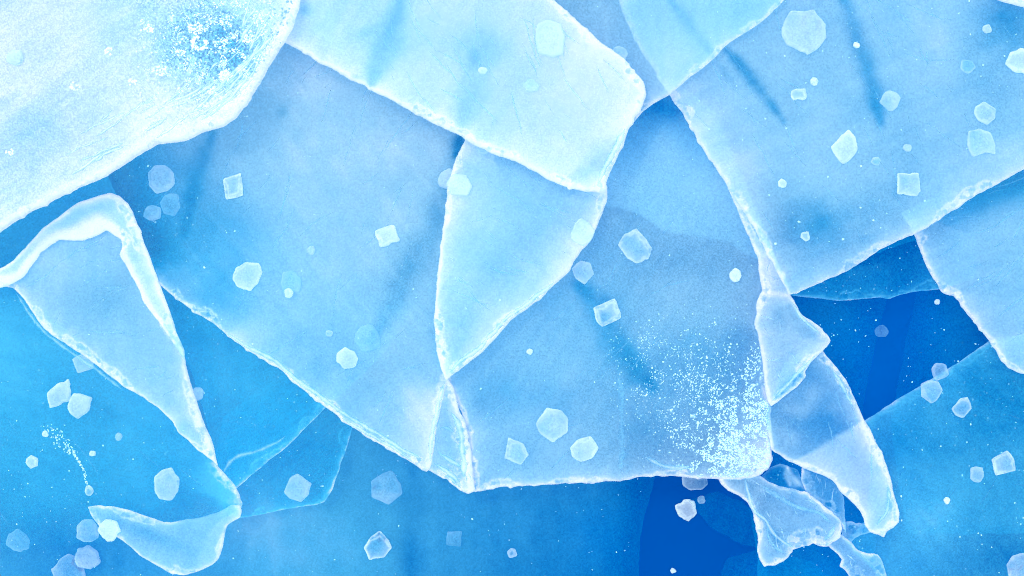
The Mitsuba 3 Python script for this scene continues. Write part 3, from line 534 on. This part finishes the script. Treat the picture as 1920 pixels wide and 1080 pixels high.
scratches(S2, 46, 60, 21, (540, 0, 1210, 360), 0.35); scratches(S5, 60, -55, 22, (210, 100, 860, 880)); scratches(S8, 34, 28, 23, (815, 260, 1138, 712))
scratches(S4, 60, 55, 24, (1160, 0, 1920, 550)); scratches(S6, 26, -40, 25, (840, 380, 1300, 920)); scratches(S7, 26, -25, 26, (0, 365, 410, 880), 0.4)
scratches(S10, 9, 50, 27, (0, 540, 455, 960), 0.12); scratches(S14, 18, -30, 28, (1715, 320, 1920, 720)); scratches(S16, 8, -32, 29, (1620, 640, 1920, 1080), 0.12); scratches(T2, 10, 62, 30, (1440, 650, 1690, 1010), 0.3)
for sh, n, an, sd, bx in ((T3, 46, 55, 31, (1350, 895, 1580, 1060)), (T6, 14, 50, 32, (1555, 1005, 1660, 1090)), (T4, 12, 60, 33, (1505, 880, 1585, 985)), (F1, 16, 62, 34, (805, 715, 890, 920)), (T1, 14, 50, 35, (1420, 490, 1550, 750))):
    crackle(sh, n, an, sd, bx)

# ------------------------------------------------------------------ ice chips
def chip(label, on, x, y, shape, op=0.5, rim=0.5, rot=0.0, thick=7, grp=None, dz=0.0):
    """a small loose piece of ice lying on a sheet (or afloat); shape: n-gon (n, radius, aspect) or a list of offsets in mm"""
    key, i = 'ice_chip', 0
    while key in labels:
        i += 1
        key = f'ice_chip_{i:03d}'
    r = np.random.default_rng(1000 + i)
    if isinstance(shape, tuple):
        n, rad, asp = shape
        a = np.arange(n) * 2 * np.pi / n + r.uniform(-0.26, 0.26, n) * (1 if n > 4 else 0.7) + (np.pi / 4 if n == 4 else 0)
        q = rad * r.uniform(0.84, 1.14, n) * (1.2 if n == 4 else 1.06)
        P = np.stack([q * np.cos(a) * asp, q * np.sin(a)], 1)
    else:
        P = np.array(shape, float)
    c, s = math.cos(math.radians(rot)), math.sin(math.radians(rot))
    P = P @ np.array([[c, s], [-s, c]]) + [x, y]
    z = -0.085 + 0.002 if on is None else float(np.max(surface(on, np.vstack([P, [[x, y]]])))) + 0.001 * (thick / 2 - 1.5) + dz
    size = float(np.ptp(P, axis=0).max())
    big = size > 26
    slab(key, P, z, thick, op, rim=rim, rim_w=2.6 if big else 1.8, wide=0.10 * (rim > 0.3), wide_w=7, var=0.34, grain=0.16, jit=1.8 if big else 0.8, band_w=5.0, facet=9 if big else 6, seed=11 + i, edge=3.5, step=1.4 if big else 0.9,
         fine=1.8 if big else 1.4, coarse=1.8 if big else 1.4, smooth=1.9 if big else 1.1, bump=1.3, split=0, bsdf='rime')
    tag(key, label, 'ice chip', grp or 'loose ice chips on the sheets')
    return key

A = chip
A('roundish faint ice chip, upper of the cluster below the thick white slab', S5, 301, 336, [(-24, -12), (-12, -27), (8, -26), (25, -12), (27, 8), (14, 24), (-8, 27), (-22, 12)], .34, .22)
A('faint round ice chip, right one of the cluster below the thick white slab', S5, 320, 383, (9, 20, 1), .26, .08)
A('faint small round ice chip, lower left of the cluster below the thick white slab', S5, 286, 398, (9, 16, 1), .25, .10)
A('squarish bright ice chip with a white outline, near the top left of the middle sheet', S5, 438, 349, [(-20, -14), (14, -25), (19, 18), (-14, 25)], .42, .7)
A('bright angular ice chip with a pointed lower end, left part of the big middle sheet', S5, 464, 518, [(-25, -14), (-2, -28), (22, -25), (29, -8), (20, 14), (4, 30), (-20, 20), (-29, 6)], .50, .5)
A('faint blurred round ice chip right of the bright angular chip on the middle sheet', S5, 546, 529, (9, 20, 1), .30, .05)
A('tiny bright round ice chip on the lower rim of a faint round one', S5, 541, 549, (8, 9, 1), .62, .4, thick=14)
A('bright tilted rectangular ice chip in the middle of the big pale middle sheet', S5, 727, 443, [(-24, -10), (12, -23), (24, 8), (-14, 23)], .56, .5)
A('tiny faint ice chip left of the bright rectangular one', S5, 583, 470, (7, 9, 1), .42, .1)
A('blurred round ice chip above and right of a brighter one, lower middle sheet', S5, 689, 635, (9, 25, 1), .36, .05)
A('bright rounded ice chip on the lower part of the middle sheet', S5, 651, 671, [(-20, -10), (-4, -21), (14, -12), (21, 2), (14, 18), (-6, 22), (-21, 8)], .52, .4)
A('tiny ice chip in the lower middle sheet left of the bright rounded one', S5, 617, 625, (8, 7, 1), .45, .3)
A('big soft white ice chip on the white sheet at the top', S2, 1031, 72, [(-24, -26), (-6, -36), (20, -28), (28, -4), (25, 30), (4, 36), (-22, 28), (-28, 4)], .55, .1)
A('soft whitish ice chip below the big one on the white sheet', S2, 997, 160, (6, 13, 1.2), .5, .1)
A('small speckled ice chip in the middle of the white sheet', S2, 905, 132, (7, 8, 1.1), .6, .3)
A('faint round ice chip poking out from the right edge of the white sheet', S3, 1163, 102, (9, 16, 1), .50, .15, thick=4)
A('small pale ice chip poking out under the lower edge of the white sheet', S8, 907, 276, (9, 14, 1), .62, .15)
A('left one of two overlapping pale ice chips at the top of the triangular sheet', S5, 841, 336, (8, 19, 1), .40, .12)
A('right one of two overlapping pale ice chips at the top of the triangular sheet', S8, 862, 348, (6, 22, 1.1), .52, .12)
A('faint blurred ice chip near the right edge of the triangular sheet', S8, 1092, 436, (8, 23, 1), .56, .04)
A('faint white ice chip in the left part of the thick white slab', S1, 28, 108, (7, 15, 1), .55, .1)
A('largest ice chip, pale and pentagonal, near the top of the large right sheet', S4, 1508, 62, [(-40, -18), (-26, -42), (18, -44), (40, -16), (42, 8), (30, 26), (6, 42), (-34, 22), (-43, 4)], .52, .25)
A('small oblong ice chip with a white outline, below the largest chip', S4, 1497, 177, [(-14, -9), (13, -12), (15, 6), (9, 11), (-10, 12), (-15, 4)], .45, .7, thick=7)
A('tiny round ice chip beside the small oblong one', S4, 1526, 153, (8, 8, 1), .6, .5)
A('tiny bright ice chip right of the largest one', S4, 1606, 85, (7, 6, 1), .8, .5)
A('leaf shaped pale ice chip pointed at both ends on the large right sheet', S4, 1583, 277, [(-26, -2), (-8, -20), (8, -34), (22, -20), (25, 4), (14, 24), (0, 33), (-16, 16)], .60, .4)
A('tiny pair of bright ice grains near the left edge of the large right sheet', S4, 1467, 344, (7, 8, 1.15), .78, .5)
A('faint round ice chip on the dark vein of the large right sheet', S4, 1669, 189, (9, 18, 1), .38, .12)
A('square pale ice chip with sharp corners in the large right sheet', S4, 1703, 346, [(-21, -22), (20, -22), (23, 14), (16, 22), (-21, 18)], .50, .55)
A('angular ice chip, upper of a pair near the right side of the large right sheet', S4, 1847, 212, [(-18, -12), (-2, -22), (20, -8), (19, 10), (4, 23), (-14, 14), (-21, 0)], .45, .35)
A('pale ice chip with a hollow lower side, lower of a pair near the right side', S4, 1840, 268, [(-24, -22), (-4, -28), (18, -20), (26, 2), (27, 22), (6, 18), (-16, 27), (-27, 6)], .52, .3)
A('faint round ice chip in the upper right of the large right sheet', S4, 1814, 125, (8, 14, 1), .34, .3)
A('tiny ice chip at the top of the right sheet near the corner sliver', S4, 1851, 54, (7, 9, 1), .45, .35)
A('bright ice chip cut by the right edge of the photo, near the top', S4, 1908, 116, [(-24, 4), (-14, -18), (6, -26), (24, -20), (28, 14), (16, 24), (-8, 18)], .58, .6)
A('tiny ringed ice chip in the dark patch of the large right sheet', S4, 1511, 443, (7, 9, 1), .35, .6)
A('tiny pale ice chip above the square chip', S4, 1701, 277, (7, 8, 1), .5, .3)
A('small faint ice chip at the left of a vein above the square chip', S4, 1643, 302, (6, 8, 1.2), .36, .4)
A('bright faceted ice chip near the top of the middle right sheet', S6, 1190, 462, [(-32, -2), (-20, -22), (4, -34), (22, -14), (33, 4), (26, 24), (4, 33), (-16, 20)], .48, .5)
A('faint ice chip beside the lower right edge of the triangular sheet', S6, 1092, 511, [(-20, -8), (-4, -23), (14, -18), (22, 4), (4, 23), (-14, 12)], .40, .3)
A('bright square ice chip on the dark vein of the middle right sheet', S6, 1139, 585, [(-27, -8), (14, -27), (27, 10), (-10, 28), (-20, 18)], .46, .6)
A('small bright rounded ice chip left of the pointed pale shard', S6, 1379, 516, (7, 13, .9), .72, .5)
A('largest of three ice chips near the bottom of the middle right sheet', S6, 1035, 796, [(-31, -2), (-10, -32), (18, -26), (32, -10), (28, 14), (2, 33), (-22, 18)], .42, .4)
A('faintest of three ice chips near the bottom, squarish and left', S6, 967, 846, [(-14, -26), (16, -14), (24, 6), (10, 26), (-22, 14)], .36, .35)
A('brightest of three ice chips near the bottom, right one', S6, 1094, 844, [(-25, -4), (-12, -20), (14, -27), (28, -4), (18, 14), (-6, 25), (-22, 12)], .52, .5)
A('tiny ice bubble between the triangular sheet and the three chips', S6, 993, 660, (8, 6, 1), .4, .6)
A('faint pentagonal ice chip below the lower edge of the big middle sheet', D1, 725, 914, [(-30, -12), (-8, -26), (10, -33), (28, -6), (30, 12), (4, 33), (-28, 18)], .34, .06)
A('bright ice chip with a white outline at the bottom, left of the centre', D1, 708, 1023, [(-27, 4), (-12, -18), (4, -27), (20, -14), (27, 4), (14, 22), (-16, 27)], .38, .7)
A('faint square ice chip at the bottom, left of the centre', D1, 850, 1009, (4, 17, 1), .28, .08, 4)
A('tiny ringed ice chip at the bottom centre', D1, 961, 1038, (8, 9, 1), .30, .4)
A('pale blurred ice chip on the clear deep sheet with the bent bright edge', S12, 558, 914, [(-27, 10), (-16, -18), (0, -26), (27, -8), (20, 14), (6, 27), (-14, 22)], .42, .1)
A('upright pale ice chip on the lower left sheet, above its turned up corner', S10, 312, 908, [(-24, -14), (-8, -28), (10, -32), (16, -20), (24, -12), (22, 14), (10, 30), (-14, 28), (-22, 12)], .46, .3)
A('pale ice chip poking out under the lower left edge of the rimmed left sheet', S10, 153, 681, [(-19, -8), (0, -18), (24, -14), (22, 10), (-8, 19)], .50, .2)
A('bright chip, left one of two touching on the lower left sheet', S10, 115, 739, [(-28, -2), (-8, -20), (14, -29), (20, -4), (18, 12), (-2, 20), (-22, 27)], .52, .35)
A('bright chip, right one of two touching on the lower left sheet', S10, 150, 760, [(-14, -24), (4, -20), (23, -14), (18, 10), (-4, 26), (-20, 16), (-24, 4)], .52, .3, thick=12)
A('small round ice chip beside the right edge of the rimmed left sheet', S11, 371, 739, (9, 13, 1), .50, .1)
A('bright round ice chip at the left end of the turned up corner', S10 + '__turned_up_corner', 206, 993, (10, 20, 1), .66, .25)
A('faint ringed round ice chip left of the turned up corner', S10, 164, 997, (10, 22, 1), .36, .2)
A('pale ice chip under the ringed round one, left of the turned up corner', D1, 163, 1046, [(-18, -18), (4, -24), (20, -12), (25, 8), (10, 22), (-16, 18), (-24, 2)], .40, .1, thick=14)
A('large pale ice chip cut by the bottom edge in the lower left', D1, 128, 1066, [(-34, 0), (-18, -16), (0, -28), (16, -22), (30, -4), (34, 24), (20, 34), (-24, 34)], .36, .2)
A('faint round ice chip near the left edge in the lower left corner', S10, 34, 1014, (9, 21, 1), .26, .1)
A('small ringed ice chip near the left edge, left of the frost streak', S10, 60, 866, (8, 11, 1), .40, .55)
A('small ringed ice chip at the lower end of the frost streak', S10, 168, 920, (8, 9, 1), .46, .55)
A('tiny bright ice chip right of the frost streak', S10, 173, 850, (7, 6, 1.2), .62, .4)
A('tiny bright ice chip at the upper end of the frost streak', S10, 85, 814, (8, 6, 1), .6, .5)
A('faint tiny ice chip right of the frost streak, upper one', S10, 223, 819, (8, 7, 1), .36, .1)
A('ice chip on the upper edge of the lower right sheet, upper of two', S16, 1762, 697, (7, 16, 1), .44, .25)
A('ice chip on the upper edge of the lower right sheet, lower of two', S16, 1745, 733, (7, 20, 1), .42, .3)
A('tilted square ice chip on the lower right sheet, below the two at its edge', S16, 1803, 764, [(-20, 2), (-4, -17), (12, -20), (20, 2), (4, 20), (-12, 16)], .38, .45)
A('trapezoid ice chip near the right edge on the lower right sheet', S16, 1881, 869, [(-23, -8), (8, -24), (20, -10), (24, 14), (-14, 23)], .42, .55)
A('round pale ice chip left of the trapezoid one', S16, 1832, 889, (7, 16, 1), .48, .25)
A('tiny bright ice chip in the lower part of the lower right sheet', S16, 1776, 938, (6, 7, 1), .85, .3)
A('ice chip at the bottom right corner, cut by the right edge', S16, 1906, 1060, [(-20, -2), (-8, -20), (16, -23), (26, -4), (24, 24), (-14, 26)], .48, .3)
A('bright ice chip adrift in the dark water below the frosted corner', None, 1286, 956, [(-21, -8), (-2, -20), (16, -20), (22, 8), (6, 22), (-14, 14)], .50, .7)
A('flat faint ice chip half under the bottom edge of the frosted sheet', None, 1303, 906, [(-24, -14), (22, -14), (24, 2), (14, 12), (-12, 13), (-24, 2)], .42, .3)
A('tiny faint ice chip beneath the flat one under the frosted sheet', None, 1315, 937, (7, 8, 1), .34, .2)
A('dim round ice chip beside the dark wedge of open water', D2, 1652, 621, (9, 12, 1), .16, .06)
A('tiny bright ice grain at the top right of the dark wedge of water', D3, 1757, 566, (6, 6, 1), .72, .3)
A('tiny bright ice grain adrift near the bottom edge in the dark water', None, 1262, 1070, (6, 5, 1.2), .85, .3)
